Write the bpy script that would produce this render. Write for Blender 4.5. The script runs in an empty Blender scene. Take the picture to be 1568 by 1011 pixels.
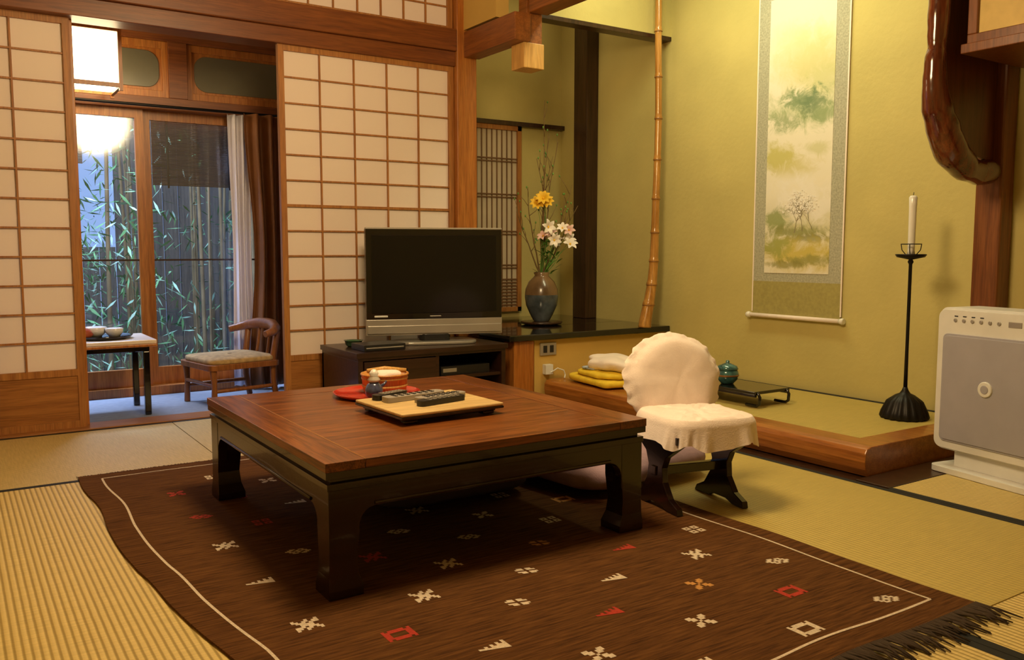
import bpy, bmesh, math, random
from mathutils import Vector, Matrix, noise
random.seed(7)
S=bpy.context.scene
S.view_settings.view_transform='Standard'
R=math.radians
# ------------------------------------------------------------------ materials
def newmat(name):
    m=bpy.data.materials.new(name); m.use_nodes=True
    nt=m.node_tree; b=nt.nodes['Principled BSDF']; return m,nt,b
def plain(name,col,rough=.5,metal=0,var=.06,scale=8,bump=0,coat=0,emit=None,es=0,spec=.5,sheen=0):
    m,nt,b=newmat(name); N=nt.nodes; L=nt.links
    tc=N.new('ShaderNodeTexCoord'); n=N.new('ShaderNodeTexNoise'); n.inputs['Scale'].default_value=scale; n.inputs['Detail'].default_value=5
    L.new(tc.outputs['Object'],n.inputs['Vector'])
    r=N.new('ShaderNodeValToRGB'); r.color_ramp.elements[0].position=.3; r.color_ramp.elements[1].position=.7
    r.color_ramp.elements[0].color=[c*(1-var) for c in col]+[1]; r.color_ramp.elements[1].color=[min(1,c*(1+var)) for c in col]+[1]
    L.new(n.outputs['Fac'],r.inputs['Fac']); L.new(r.outputs['Color'],b.inputs['Base Color'])
    b.inputs['Roughness'].default_value=rough; b.inputs['Metallic'].default_value=metal
    b.inputs['Coat Weight'].default_value=coat; b.inputs['Specular IOR Level'].default_value=spec
    b.inputs['Sheen Weight'].default_value=sheen
    if bump:
        bm=N.new('ShaderNodeBump'); bm.inputs['Strength'].default_value=bump; bm.inputs['Distance'].default_value=.004
        n2=N.new('ShaderNodeTexNoise'); n2.inputs['Scale'].default_value=scale*12; n2.inputs['Detail'].default_value=4
        L.new(tc.outputs['Object'],n2.inputs['Vector']); L.new(n2.outputs['Fac'],bm.inputs['Height']); L.new(bm.outputs['Normal'],b.inputs['Normal'])
    if emit:
        b.inputs['Emission Color'].default_value=list(emit)+[1]; b.inputs['Emission Strength'].default_value=es
    return m
def wood(name,c1,c2,axis='z',rough=.4,sc=1.0,coat=0,spec=.5,fine=.25):
    m,nt,b=newmat(name); N=nt.nodes; L=nt.links
    tc=N.new('ShaderNodeTexCoord'); mp=N.new('ShaderNodeMapping')
    s=[28*sc]*3; s['xyz'.index(axis)]=1.6*sc; mp.inputs['Scale'].default_value=s
    n=N.new('ShaderNodeTexNoise'); n.inputs['Scale'].default_value=1.6; n.inputs['Detail'].default_value=7; n.inputs['Distortion'].default_value=.5
    L.new(tc.outputs['Object'],mp.inputs['Vector']); L.new(mp.outputs['Vector'],n.inputs['Vector'])
    r=N.new('ShaderNodeValToRGB'); r.color_ramp.elements[0].position=.32; r.color_ramp.elements[1].position=.68
    r.color_ramp.elements[0].color=list(c1)+[1]; r.color_ramp.elements[1].color=list(c2)+[1]
    L.new(n.outputs['Fac'],r.inputs['Fac']); col=r.outputs['Color']
    if fine:
        mp2=N.new('ShaderNodeMapping'); s2=[170]*3; s2['xyz'.index(axis)]=9; mp2.inputs['Scale'].default_value=s2
        n2=N.new('ShaderNodeTexNoise'); n2.inputs['Scale'].default_value=1.2; n2.inputs['Detail'].default_value=4
        L.new(tc.outputs['Object'],mp2.inputs['Vector']); L.new(mp2.outputs['Vector'],n2.inputs['Vector'])
        r2=N.new('ShaderNodeValToRGB'); r2.color_ramp.elements[0].position=.38; r2.color_ramp.elements[1].position=.55
        r2.color_ramp.elements[0].color=(1-fine,1-fine,1-fine,1); r2.color_ramp.elements[1].color=(1,1,1,1)
        L.new(n2.outputs['Fac'],r2.inputs['Fac'])
        mx=N.new('ShaderNodeMix'); mx.data_type='RGBA'; mx.blend_type='MULTIPLY'; mx.inputs[0].default_value=1
        L.new(col,mx.inputs[6]); L.new(r2.outputs['Color'],mx.inputs[7]); col=mx.outputs[2]
    L.new(col,b.inputs['Base Color'])
    b.inputs['Roughness'].default_value=rough; b.inputs['Coat Weight'].default_value=coat; b.inputs['Specular IOR Level'].default_value=spec
    bm=N.new('ShaderNodeBump'); bm.inputs['Strength'].default_value=.12; bm.inputs['Distance'].default_value=.002
    L.new(n.outputs['Fac'],bm.inputs['Height']); L.new(bm.outputs['Normal'],b.inputs['Normal'])
    return m
def tatami(name,axis,c1,c2):
    m,nt,b=newmat(name); N=nt.nodes; L=nt.links
    tc=N.new('ShaderNodeTexCoord')
    w=N.new('ShaderNodeTexWave'); w.wave_type='BANDS'; w.bands_direction='X' if axis=='y' else 'Y'
    w.inputs['Scale'].default_value=20; w.inputs['Distortion'].default_value=.25; w.inputs['Detail'].default_value=1
    L.new(tc.outputs['Object'],w.inputs['Vector'])
    mp=N.new('ShaderNodeMapping'); mp.inputs['Scale'].default_value=(8,160,1) if axis=='y' else (160,8,1)
    n=N.new('ShaderNodeTexNoise'); n.inputs['Scale'].default_value=1.5; n.inputs['Detail'].default_value=3
    L.new(tc.outputs['Object'],mp.inputs['Vector']); L.new(mp.outputs['Vector'],n.inputs['Vector'])
    r=N.new('ShaderNodeValToRGB'); r.color_ramp.elements[0].position=.05; r.color_ramp.elements[1].position=.5
    r.color_ramp.elements[0].color=list(c1)+[1]; r.color_ramp.elements[1].color=list(c2)+[1]
    L.new(w.outputs['Fac'],r.inputs['Fac'])
    r2=N.new('ShaderNodeValToRGB'); r2.color_ramp.elements[0].color=(.80,.80,.76,1); r2.color_ramp.elements[1].color=(1.0,1.0,1,1)
    r2.color_ramp.elements[0].position=.3; r2.color_ramp.elements[1].position=.7
    L.new(n.outputs['Fac'],r2.inputs['Fac'])
    mx=N.new('ShaderNodeMix'); mx.data_type='RGBA'; mx.blend_type='MULTIPLY'; mx.inputs[0].default_value=1
    L.new(r.outputs['Color'],mx.inputs[6]); L.new(r2.outputs['Color'],mx.inputs[7]); L.new(mx.outputs[2],b.inputs['Base Color'])
    bm=N.new('ShaderNodeBump'); bm.inputs['Strength'].default_value=.5; bm.inputs['Distance'].default_value=.002
    L.new(w.outputs['Fac'],bm.inputs['Height']); L.new(bm.outputs['Normal'],b.inputs['Normal'])
    b.inputs['Roughness'].default_value=.55
    return m
def glassmat(name,tint=(.88,.92,.97),gl=.055):
    m,nt,b=newmat(name); N=nt.nodes; L=nt.links
    N.remove(b); out=N['Material Output']
    t=N.new('ShaderNodeBsdfTransparent'); t.inputs[0].default_value=list(tint)+[1]
    g=N.new('ShaderNodeBsdfGlossy'); g.inputs['Roughness'].default_value=.08
    mx=N.new('ShaderNodeMixShader'); mx.inputs[0].default_value=gl
    L.new(t.outputs[0],mx.inputs[1]); L.new(g.outputs[0],mx.inputs[2]); L.new(mx.outputs[0],out.inputs[0])
    return m
def paper(name,col):
    m,nt,b=newmat(name); N=nt.nodes; L=nt.links
    out=N['Material Output']; b.inputs['Base Color'].default_value=list(col)+[1]; b.inputs['Roughness'].default_value=.6
    t=N.new('ShaderNodeBsdfTranslucent'); t.inputs[0].default_value=list(col)+[1]
    mx=N.new('ShaderNodeMixShader'); mx.inputs[0].default_value=.15
    L.new(b.outputs[0],mx.inputs[1]); L.new(t.outputs[0],mx.inputs[2]); L.new(mx.outputs[0],out.inputs[0])
    return m
M={}
M['post']=wood('wood_post',(.34,.105,.016),(.48,.18,.035),'z',.35)
M['beamx']=wood('wood_beam_x',(.145,.038,.009),(.23,.070,.015),'x',.38)
M['beamy']=wood('wood_beam_y',(.20,.060,.012),(.31,.10,.02),'y',.38)
M['shojiw']=wood('wood_shoji',(.34,.125,.028),(.46,.20,.05),'z',.5)
M['shojid']=wood('wood_shoji_panel',(.30,.11,.022),(.42,.17,.04),'x',.45)
M['lightw']=wood('wood_light',(.58,.31,.08),(.70,.40,.12),'z',.45)
M['darkw']=wood('wood_dark',(.030,.013,.006),(.06,.026,.012),'z',.3)
M['redw']=wood('wood_redbrown',(.09,.024,.008),(.15,.04,.014),'z',.3)
M['burl']=wood('wood_burl',(.06,.012,.005),(.17,.038,.012),'z',.16,sc=.6,coat=.6)
M['pillar']=wood('wood_pillar',(.15,.042,.012),(.25,.085,.024),'z',.35)
M['tabletop']=wood('wood_tabletop',(.14,.038,.008),(.30,.094,.018),'x',.30,sc=.8,coat=.05,fine=.5)
M['tabletopy']=wood('wood_tabletop_rail',(.14,.038,.008),(.30,.094,.018),'y',.30,sc=.8,coat=.05,fine=.5)
M['tabledark']=wood('wood_tabledark',(.010,.004,.003),(.024,.008,.005),'x',.2,coat=.25)
M['inlay']=plain('inlay',(.5,.25,.07),.4)
M['paper']=paper('shoji_paper',(.93,.81,.74))
M['plaster']=plain('plaster_green',(.56,.475,.175),.9,var=.07,scale=3,bump=.35)
M['plaster2']=plain('plaster_ochre',(.60,.39,.10),.9,var=.06,scale=3,bump=.3)
M['ceil']=wood('ceiling_wood',(.35,.2,.09),(.45,.27,.13),'y',.6)
M['tatY']=tatami('tatami_y','y',(.41,.29,.075),(.78,.60,.23))
M['tatX']=tatami('tatami_x','x',(.53,.39,.14),(.66,.51,.21))
M['tatR']=tatami('tatami_r','y',(.49,.37,.095),(.57,.44,.12))
M['tatB']=plain('tatami_border',(.008,.008,.006),.8)
M['lacq']=plain('lacquer_black',(.006,.005,.005),.12,var=.1,coat=.5)
M['black']=plain('black_plastic',(.012,.012,.013),.35)
M['screen']=plain('screen',(.004,.004,.005),.12)
M['silver']=plain('silver_plastic',(.40,.37,.33),.35,metal=.5)
M['white']=plain('white_plastic',(.72,.72,.70),.4)
M['ceramic']=plain('ceramic_white',(.8,.78,.72),.15,coat=.3)
M['clothw']=plain('cloth_white',(.93,.81,.75),.9,var=.03,scale=20,bump=.3,sheen=.2)
M['purple']=plain('cloth_purple',(.36,.24,.29),.9,var=.12,scale=20,bump=.3)
M['iron']=plain('iron_black',(.015,.013,.012),.45,metal=.6)
M['glass']=glassmat('window_glass')
M['green_leaf']=plain('leaf_green',(.12,.28,.05),.5,var=.3)
M['stem']=plain('stem_brown',(.18,.11,.04),.7)
M['petalw']=plain('petal_white',(.9,.82,.75),.6)
M['petaly']=plain('petal_yellow',(.85,.5,.02),.6)
M['petalp']=plain('petal_pink',(.85,.55,.5),.6)
# ------------------------------------------------------------------ mesh builder
class B:
    def __init__(s,name,mats):
        s.name=name; s.bm=bmesh.new(); s.mats=mats; s.M=Matrix.Identity(4)
    def v(s,p): return s.bm.verts.new(s.M@Vector(p))
    def f(s,vs,m=0,sm=False):
        try:
            f=s.bm.faces.new(vs); f.material_index=m; f.smooth=sm; return f
        except ValueError: return None
    def box(s,x0,x1,y0,y1,z0,z1,m=0):
        p=[(x,y,z) for z in (z0,z1) for y in (y0,y1) for x in (x0,x1)]
        v=[s.v(q) for q in p]
        for q in ((0,2,3,1),(4,5,7,6),(0,1,5,4),(2,6,7,3),(0,4,6,2),(1,3,7,5)): s.f([v[i] for i in q],m)
    def lathe(s,c,prof,m=0,seg=28,axis='z',sm=True,mod=None,cap=True):
        rings=[]
        for r,h in prof:
            ring=[]
            for i in range(seg):
                a=2*math.pi*i/seg; rr=r*(mod(a,h) if mod else 1)
                x,y=rr*math.cos(a),rr*math.sin(a)
                p={'z':(x,y,h),'y':(x,h,y),'x':(h,x,y)}[axis]
                ring.append(s.v((c[0]+p[0],c[1]+p[1],c[2]+p[2])))
            rings.append(ring)
        for a,b in zip(rings,rings[1:]):
            for i in range(seg): s.f([a[i],a[(i+1)%seg],b[(i+1)%seg],b[i]],m,sm)
        if cap:
            s.f(rings[0][::-1],m); s.f(rings[-1],m)
    def tube(s,pts,rad,m=0,seg=10,sm=True):
        pts=[Vector(p) for p in pts]; n=len(pts)
        if not isinstance(rad,(list,tuple)): rad=[rad]*n
        up=None; rings=[]
        for i,p in enumerate(pts):
            d=(pts[min(i+1,n-1)]-pts[max(i-1,0)])
            if d.length<1e-9: d=Vector((0,0,1))
            d.normalize()
            if up is None:
                up=Vector((0,0,1)) if abs(d.z)<.9 else Vector((1,0,0))
            a=d.cross(up).normalized(); b=a.cross(d).normalized(); up=b
            rings.append([s.v(p+rad[i]*(math.cos(2*math.pi*k/seg)*a+math.sin(2*math.pi*k/seg)*b)) for k in range(seg)])
        for a,b in zip(rings,rings[1:]):
            for i in range(seg): s.f([a[i],a[(i+1)%seg],b[(i+1)%seg],b[i]],m,sm)
        s.f(rings[0][::-1],m); s.f(rings[-1],m)
    def prism(s,poly,plane,d0,d1,m=0):
        def P(a,b,d): return {'xz':(a,d,b),'yz':(d,a,b),'xy':(a,b,d)}[plane]
        A=[s.v(P(a,b,d0)) for a,b in poly]; Bv=[s.v(P(a,b,d1)) for a,b in poly]
        n=len(poly)
        s.f(A[::-1],m); s.f(Bv,m)
        for i in range(n): s.f([A[i],A[(i+1)%n],Bv[(i+1)%n],Bv[i]],m)
    def grid(s,fn,nu,nv,m=0,sm=True,closeu=False):
        g=[[s.v(fn(i/nu,j/nv)) for j in range(nv+1)] for i in range(nu+(0 if closeu else 1))]
        L=len(g)
        for i in range(nu):
            for j in range(nv):
                s.f([g[i][j],g[(i+1)%L][j],g[(i+1)%L][j+1],g[i][j+1]],m,sm)
    def se(s,c,r,e1=.5,e2=.5,m=0,nu=32,nv=16,amp=0,fr=6):
        def sg(v,e): return math.copysign(abs(v)**e,v)
        def fn(u,v):
            a=u*2*math.pi; b=(v-.5)*math.pi*.998
            p=Vector((r[0]*sg(math.cos(b),e1)*sg(math.cos(a),e2),r[1]*sg(math.cos(b),e1)*sg(math.sin(a),e2),r[2]*sg(math.sin(b),e1)))
            if amp: p*=1+amp*noise.noise(p*fr+Vector(c))
            return (c[0]+p.x,c[1]+p.y,c[2]+p.z)
        s.grid(fn,nu,nv,m,True,True)
    def done(s,bevel=0,recalc=True,seg=2,solid=0):
        bm=s.bm
        if recalc: bmesh.ops.recalc_face_normals(bm,faces=bm.faces)
        me=bpy.data.meshes.new(s.name); bm.to_mesh(me); bm.free()
        for m in s.mats: me.materials.append(M[m] if isinstance(m,str) else m)
        o=bpy.data.objects.new(s.name,me); S.collection.objects.link(o)
        if solid:
            k=o.modifiers.new('solid','SOLIDIFY'); k.thickness=solid
        if bevel:
            k=o.modifiers.new('bevel','BEVEL'); k.width=bevel; k.segments=seg; k.limit_method='ANGLE'; k.angle_limit=R(40); k.harden_normals=False
        return o
def bx(name,mat,*a,bevel=.002):
    b=B(name,[mat]); b.box(*a); return b.done(bevel)
def rrect(w,h,r,n=6,cx=0,cy=0):
    P=[]
    for sx,sy,a0 in ((1,1,0),(-1,1,90),(-1,-1,180),(1,-1,270)):
        for i in range(n+1):
            a=R(a0+90*i/n); P.append((cx+sx*(w/2-r)+r*math.cos(a),cy+sy*(h/2-r)+r*math.sin(a)))
    return P
# ------------------------------------------------------------------ room shell
XL,XR,Y0,Y1=-1.4,3.70,-1.4,4.37
CZ=2.65
bx('floor','darkw',XL,XR+.1,Y0,5.35,-.08,-.012,bevel=0)
bx('ceiling','ceil',XL-.1,XR+.1,Y0-.1,5.35,CZ,CZ+.08,bevel=0)
bx('wall_left','plaster',XL-.1,XL,Y0,5.35,-.08,CZ,bevel=0)
bx('wall_rear','plaster',XL-.1,XR+.1,Y0-.1,Y0,-.08,CZ,bevel=0)
bx('wall_tokonoma','plaster',XR,XR+.1,Y0,5.1,-.08,CZ,bevel=0)
bx('wall_alcove_back','plaster',2.58,XR,5.0,5.1,-.08,CZ,bevel=0)
bx('wall_alcove_side','plaster2',2.50,2.58,4.44,5.1,-.08,CZ,bevel=0)
bx('wall_alcove_header','plaster',2.70,XR,3.90,3.97,2.09,CZ,bevel=0)
bx('trim_alcove_header','darkw',2.70,XR,3.895,3.975,2.065,2.09)
bx('wall_corner_header','plaster2',2.50,2.58,3.96,4.30,2.05,CZ,bevel=0)
bx('wall_tokonoma_header','plaster2',2.62,2.70,1.87,3.82,2.16,CZ,bevel=0)
bx('wall_far_header','plaster2',XL,2.45,4.38,4.42,2.46,CZ,bevel=0)
# tatami
def mat_t(x0,x1,y0,y1,mt,ax,z=0.0,bw=.028):
    b=B('tatami_mat',[mt,'tatB'])
    if ax=='y':
        b.box(x0+bw,x1-bw,y0+.002,y1-.002,z-.012,z,0); b.box(x0+.001,x0+bw,y0+.002,y1-.002,z-.012,z+.0004,1); b.box(x1-bw,x1-.001,y0+.002,y1-.002,z-.012,z+.0004,1)
    else:
        b.box(x0+.002,x1-.002,y0+bw,y1-bw,z-.012,z,0); b.box(x0+.002,x1-.002,y0+.001,y0+bw,z-.012,z+.0004,1); b.box(x0+.002,x1-.002,y1-bw,y1-.001,z-.012,z+.0004,1)
    return b.done()
mat_t(-1.38,.87,3.35,4.31,'tatX','x'); mat_t(.87,2.68,3.35,4.31,'tatX','x')
for x0,x1 in ((-.93,-.03),(-.03,.87),(.87,1.77)):
    mat_t(x0,x1,1.55,3.35,'tatY','y'); mat_t(x0,x1,-.25,1.55,'tatY','y')
mat_t(1.77,2.68,1.0,3.35,'tatR','y'); mat_t(1.77,2.68,-.8,1.0,'tatY','y')
mat_t(2.68,3.68,-.1,1.72,'tatY','y')
bx('trim_threshold','shojid',XL,2.45,4.312,4.468,-.012,.006)
bx('trim_floor_strip','darkw',2.70,3.69,1.725,1.858,-.012,.0)
# dais
b=B('tokonoma_platform',['post','tatR','tatB',wood('log_y',(.30,.095,.016),(.44,.165,.032),'y',.28,coat=.2)])
b.box(2.90,3.60,1.985,3.88,-.008,.092,0)
b.box(2.90,3.66,1.99,3.86,.092,.100,1)
b.box(3.66,3.695,1.99,3.86,.092,.101,2)
prof=[(2.90,-.008),(2.90,.104),(2.80,.104),(2.775,.097),(2.765,.08),(2.762,.05),(2.768,.02),(2.785,-.008)]
b.prism(prof,'xz',1.865,3.88,3)
b.box(2.90,3.598,1.87,1.985,-.008,.1035,3)
b.done(.008,seg=3)
# ------------------------------------------------------------------ posts and beams
bx('trim_corner_post','post',2.455,2.585,4.30,4.44,-.01,CZ,bevel=.006)
bx('trim_nageshi','beamx',XL,2.455,4.295,4.375,1.93,2.05,bevel=.005)
bx('trim_kamoi','beamx',XL,2.455,4.315,4.46,1.85,1.93,bevel=.003)
bx('trim_corner_beam','beamy',2.50,2.60,3.78,4.30,1.90,2.04,bevel=.004)
b=B('trim_hanging_post',['lightw','beamy'])
b.box(2.57,2.70,3.80,3.92,1.77,1.90,0); b.box(2.60,2.70,3.82,3.895,1.90,CZ,1)
b.done(.004)
bx('trim_tokonoma_lintel','beamy',2.60,2.72,1.87,3.80,2.05,2.16,bevel=.005)
bx('trim_alcove_pillar','darkw',3.60,3.698,4.58,4.72,.36,CZ,bevel=.004)
bx('trim_alcove_rail','darkw',2.585,3.695,4.95,4.998,1.66,1.69)
bx('trim_tokonoma_pillar','pillar',3.60,3.699,1.86,1.97,-.01,CZ,bevel=.01)
# shoji
def shoji(name,x0,x1,y,z0,z1,cols,rows,base=.27,st=.03,bar=.0075,mul=None):
    b=B(name,['shojiw','paper','shojid'])
    t=.03
    b.box(x0,x0+st,y,y+t,z0,z1,0); b.box(x1-st,x1,y,y+t,z0,z1,0)
    b.box(x0+st,x1-st,y+.001,y+t-.001,z1-.028,z1,0)
    zb=z0+base
    if base>0:
        b.box(x0+st,x1-st,y+.001,y+t-.001,z0,z0+.03,0); b.box(x0+st,x1-st,y+.006,y+t-.006,z0+.03,zb-.03,2)
    b.box(x0+st,x1-st,y+.001,y+t-.001,zb-(.03 if base else 0),zb+(0 if base else .02),0)
    a0,a1=x0+st,x1-st; c0,c1=zb,z1-.028
    for i in range(1,cols):
        x=a0+(a1-a0)*i/cols; b.box(x-bar/2,x+bar/2,y+.004,y+.016,c0,c1,0)
    for i in range(1,rows):
        z=c0+(c1-c0)*i/rows; w=bar/2*(1.8 if mul and i==mul else 1); b.box(a0,a1,y+.005,y+.0165,z-w,z+w,0)
    b.box(a0,a1,y+.017,y+.019,c0,c1,1)
    return b.done()
shoji('shoji_screen',1.445,2.452,4.335,.006,1.85,5,12,mul=6)
shoji('shoji_screen',-.56,.515,4.375,.006,1.85,5,12)
shoji('shoji_screen',-1.39,.165,4.335,.006,1.85,7,12)
bx('trim_jamb','post',.50,.53,4.408,4.45,.006,1.85)
for i,(a,c) in enumerate(((-1.39,-.1),(-.1,1.18),(1.18,2.45))):
    shoji('ranma_screen',a,c,4.340,2.05,2.46,9,3,base=0,st=.03,bar=.008)
# alcove board
b=B('alcove_board',['lacq']); b.box(2.52,3.695,3.86,4.29,.325,.36); b.box(2.59,3.695,4.29,4.995,.325,.36); b.done(.005)
b=B('wall_alcove_base',['plaster2']); b.box(2.71,3.695,3.90,4.0,-.01,.324); b.done()
b=B('trim_alcove_base_post',['post']); b.box(2.565,2.70,3.885,3.99,-.01,.324); b.done(.006)
b=B('wall_outlet',['silver','black']); b.box(2.745,2.855,3.890,3.8995,.235,.305,0)
for k in range(2): b.box(2.765+k*.045,2.79+k*.045,3.887,3.892,.25,.29,1)
b.done(.002)
b=B('power_adapter',['white','black']); b.box(2.765,2.815,3.865,3.899,.13,.185,0)
b.tube([(2.80,3.865,.14),(2.83,3.845,.165),(2.87,3.84,.15),(2.88,3.84,.125),(2.86,3.82,.110)],.004,0,6)
b.done(.004)
# lattice window in alcove
b=B('window_lattice',[wood('lattice_dark',(.14,.07,.03),(.22,.11,.05),'z',.5),plain('lattice_paper',(.56,.47,.34),.8),'shojiw'])
lx0,lx1,lz0,lz1=2.92,3.34,.40,1.66
b.box(lx0,lx1,4.985,4.998,lz0,lz1,1)
b.box(lx1-.03,lx1,4.965,4.99,lz0,lz1,2); b.box(lx0,lx0+.03,4.965,4.99,lz0,lz1,2); b.box(lx0,lx1,4.965,4.99,lz0,lz0+.03,2); b.box(lx0,lx1,4.965,4.99,lz1-.03,lz1,2)
for i in range(1,9):
    x=lx0+.03+(lx1-lx0-.06)*i/9; b.box(x-.0035,x+.0035,4.978,4.986,lz0+.03,lz1-.03,0)
for z in (.70,.72,.93,.95,1.18,1.20,1.42,1.44): b.box(lx0+.03,lx1-.03,4.975,4.986,z-.004,z+.004,0)
for k in range(9): b.box(lx0+.03,lx1-.03,4.975,4.986,.44+k*.022,.45+k*.022,0)
b.done()
# natural pole (bamboo-like, with nodes)
b=B('bamboo_pole',[wood('pole',(.38,.16,.03),(.60,.30,.075),'z',.22,coat=.4),plain('pole_node',(.24,.10,.022),.4)])
pts=[];rad=[]
nodes=[.50,.62,.76,.93,1.13,1.36,1.60,1.84,2.1]
for i in range(240):
    t=i/239; z=.3605+t*(CZ-.3605)
    xo=-.085*math.exp(-((z-.36)/.24)**1.5)+.006*math.sin(z*5)
    kn=sum(.0045*math.exp(-((z-q)/.007)**2) for q in nodes)
    pts.append((3.562+xo,3.855,z)); rad.append(.0195+.020*math.exp(-(z-.36)/.38)+kn)
b.tube(pts,rad,0,16)
for q in nodes:
    xo=-.085*math.exp(-((q-.36)/.24)**1.5)+.006*math.sin(q*5); rq=.0195+.020*math.exp(-(q-.36)/.38)
    b.lathe((3.562+xo,3.855,q),[(rq+.0035,-.009),(rq+.0052,-.006),(rq+.0035,-.003)],1,16,cap=False)
b.done()
# ------------------------------------------------------------------ scroll
def scrollmat():
    m,nt,bs=newmat('scroll_painting'); N=nt.nodes; L=nt.links
    tc=N.new('ShaderNodeTexCoord'); sep=N.new('ShaderNodeSeparateXYZ'); L.new(tc.outputs['Object'],sep.inputs[0])
    n=N.new('ShaderNodeTexNoise'); n.inputs['Scale'].default_value=13; n.inputs['Detail'].default_value=10; n.inputs['Roughness'].default_value=.72; n.inputs['Distortion'].default_value=.6; L.new(tc.outputs['Object'],n.inputs['Vector'])
    base=N.new('ShaderNodeRGB'); base.outputs[0].default_value=(.82,.77,.64,1); cur=base.outputs[0]
    def blob(y,z,ry,rz,col,st=.8,hard=.35,na=1.2):
        nonlocal cur
        cx=N.new('ShaderNodeCombineXYZ')
        for k,(o,cc,rr) in enumerate(((sep.outputs[1],y,ry),(sep.outputs[2],z,rz))):
            a=N.new('ShaderNodeMath'); a.operation='SUBTRACT'; L.new(o,a.inputs[0]); a.inputs[1].default_value=cc
            d=N.new('ShaderNodeMath'); d.operation='DIVIDE'; L.new(a.outputs[0],d.inputs[0]); d.inputs[1].default_value=rr; L.new(d.outputs[0],cx.inputs[k])
        ln=N.new('ShaderNodeVectorMath'); ln.operation='LENGTH'; L.new(cx.outputs[0],ln.inputs[0])
        nn=N.new('ShaderNodeMath'); nn.operation='MULTIPLY_ADD'; L.new(n.outputs['Fac'],nn.inputs[0]); nn.inputs[1].default_value=na*2; L.new(ln.outputs['Value'],nn.inputs[2])
        mr=N.new('ShaderNodeMapRange'); L.new(nn.outputs[0],mr.inputs[0]); mr.inputs[1].default_value=.9+na-hard; mr.inputs[2].default_value=.9+na+hard; mr.inputs[3].default_value=st; mr.inputs[4].default_value=0
        mx=N.new('ShaderNodeMix'); mx.data_type='RGBA'; L.new(mr.outputs[0],mx.inputs[0]); L.new(cur,mx.inputs[6]); mx.inputs[7].default_value=list(col)+[1]; cur=mx.outputs[2]
    blob(2.87,1.78,.22,.14,(.68,.62,.28),.8,.5,1.0)
    blob(2.80,1.66,.14,.12,(.58,.58,.28),.7,.5,1.0)
    blob(3.02,1.90,.12,.08,(.72,.68,.42),.5,.5,1.0)
    blob(2.90,1.53,.24,.09,(.40,.47,.24),.75,.5,2.0)
    blob(2.93,1.58,.09,.06,(.17,.26,.13),.75,.4,2.4)
    blob(2.85,1.56,.08,.06,(.14,.22,.12),.65,.4,2.4)
    blob(3.02,1.49,.12,.04,(.26,.33,.16),.65,.4,2.4)
    blob(2.79,1.50,.06,.04,(.28,.36,.18),.7,.4,2.0)
    blob(3.06,1.30,.11,.07,(.54,.50,.12),.85,.45,1.6)
    blob(2.95,1.24,.13,.05,(.62,.56,.22),.7,.45,1.6)
    blob(2.82,1.33,.08,.03,(.55,.54,.24),.6,.45,1.6)
    blob(2.90,.98,.26,.15,(.50,.48,.20),.7,.5,1.2)
    blob(2.93,1.08,.20,.12,(.86,.82,.76),.9,.45,1.8)
    blob(2.80,1.04,.09,.09,(.84,.80,.72),.8,.4,1.8)
    blob(3.06,.98,.07,.06,(.26,.31,.09),.85,.35,2.0)
    blob(2.95,.915,.18,.035,(.27,.28,.09),.85,.35,2.0)
    blob(2.86,.88,.13,.025,(.18,.19,.07),.7,.3,2.0)
    blob(2.94,.80,.28,.08,(.60,.49,.10),.95,.5,1.4)
    blob(3.07,.84,.09,.06,(.34,.36,.09),.85,.4,1.8)
    blob(2.85,.77,.15,.025,(.30,.29,.08),.8,.35,1.8)
    blob(3.02,.745,.15,.02,(.26,.25,.07),.7,.3,1.8)
    L.new(cur,bs.inputs['Base Color']); bs.inputs['Roughness'].default_value=.8
    return m
b=B('hanging_scroll',[scrollmat(),plain('brocade',(.42,.41,.31),.8,var=.22,scale=110),plain('scroll_olive',(.38,.33,.11),.8,var=.1,scale=60),'ceramic','clothw',M['darkw'],plain('ink',(.26,.22,.13),.8),plain('blossom',(.90,.87,.83),.8)])
xw=3.694
b.box(xw-.004,xw,2.66,3.215,.49,2.30,1)
b.box(xw-.0048,xw-.001,2.66,3.215,.47,.655,2)
b.box(xw-.006,xw-.001,2.735,3.14,.70,2.12,0)
b.box(xw-.0052,xw-.001,2.655,2.662,.49,2.3,4); b.box(xw-.0052,xw-.001,3.213,3.22,.49,2.3,4)
b.lathe((xw-.013,0,.47),[(.011,2.655),(.011,3.22)],4,12,'y'); b.lathe((xw-.013,0,.47),[(.014,2.63),(.017,2.64),(.014,2.656)],3,12,'y'); b.lathe((xw-.013,0,.47),[(.014,3.219),(.017,3.235),(.014,3.245)],3,12,'y')
b.lathe((xw-.013,0,2.3),[(.011,2.65),(.011,3.225)],5,12,'y')
rs=random.Random(3)
dep_x=[xw-.0063]
def stroke(p,ang,l,w,dep):
    y,z=p; n_=5; pr=None; a=ang; dep_x[0]-=.000012; X=dep_x[0]
    for i in range(n_+1):
        ww=w*(1-.5*i/n_)/2; ny,nz=-math.sin(a),math.cos(a)
        cur=(b.v((X,y-ny*ww,z-nz*ww)),b.v((X,y+ny*ww,z+nz*ww)))
        if pr: b.f([pr[0],pr[1],cur[1],cur[0]],6)
        pr=cur
        if i<n_: y+=math.cos(a)*l/n_; z+=math.sin(a)*l/n_; a+=rs.uniform(-.3,.3)
    if dep>0:
        for k in range(3 if dep>2 else 2): stroke((y,z),a+rs.uniform(-.9,.9),l*rs.uniform(.65,.9),w*.6,dep-1)
    else:
        for k in range(3):
            yy=y+rs.gauss(0,.016); zz=z+rs.gauss(0,.014); r_=rs.uniform(.002,.005)
            dep_x[0]-=.000004
            if 2.745<yy<3.13: b.f([b.v((dep_x[0],yy+r_*math.cos(q*1.05),zz+r_*math.sin(q*1.05))) for q in range(6)][::-1],7)
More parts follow.
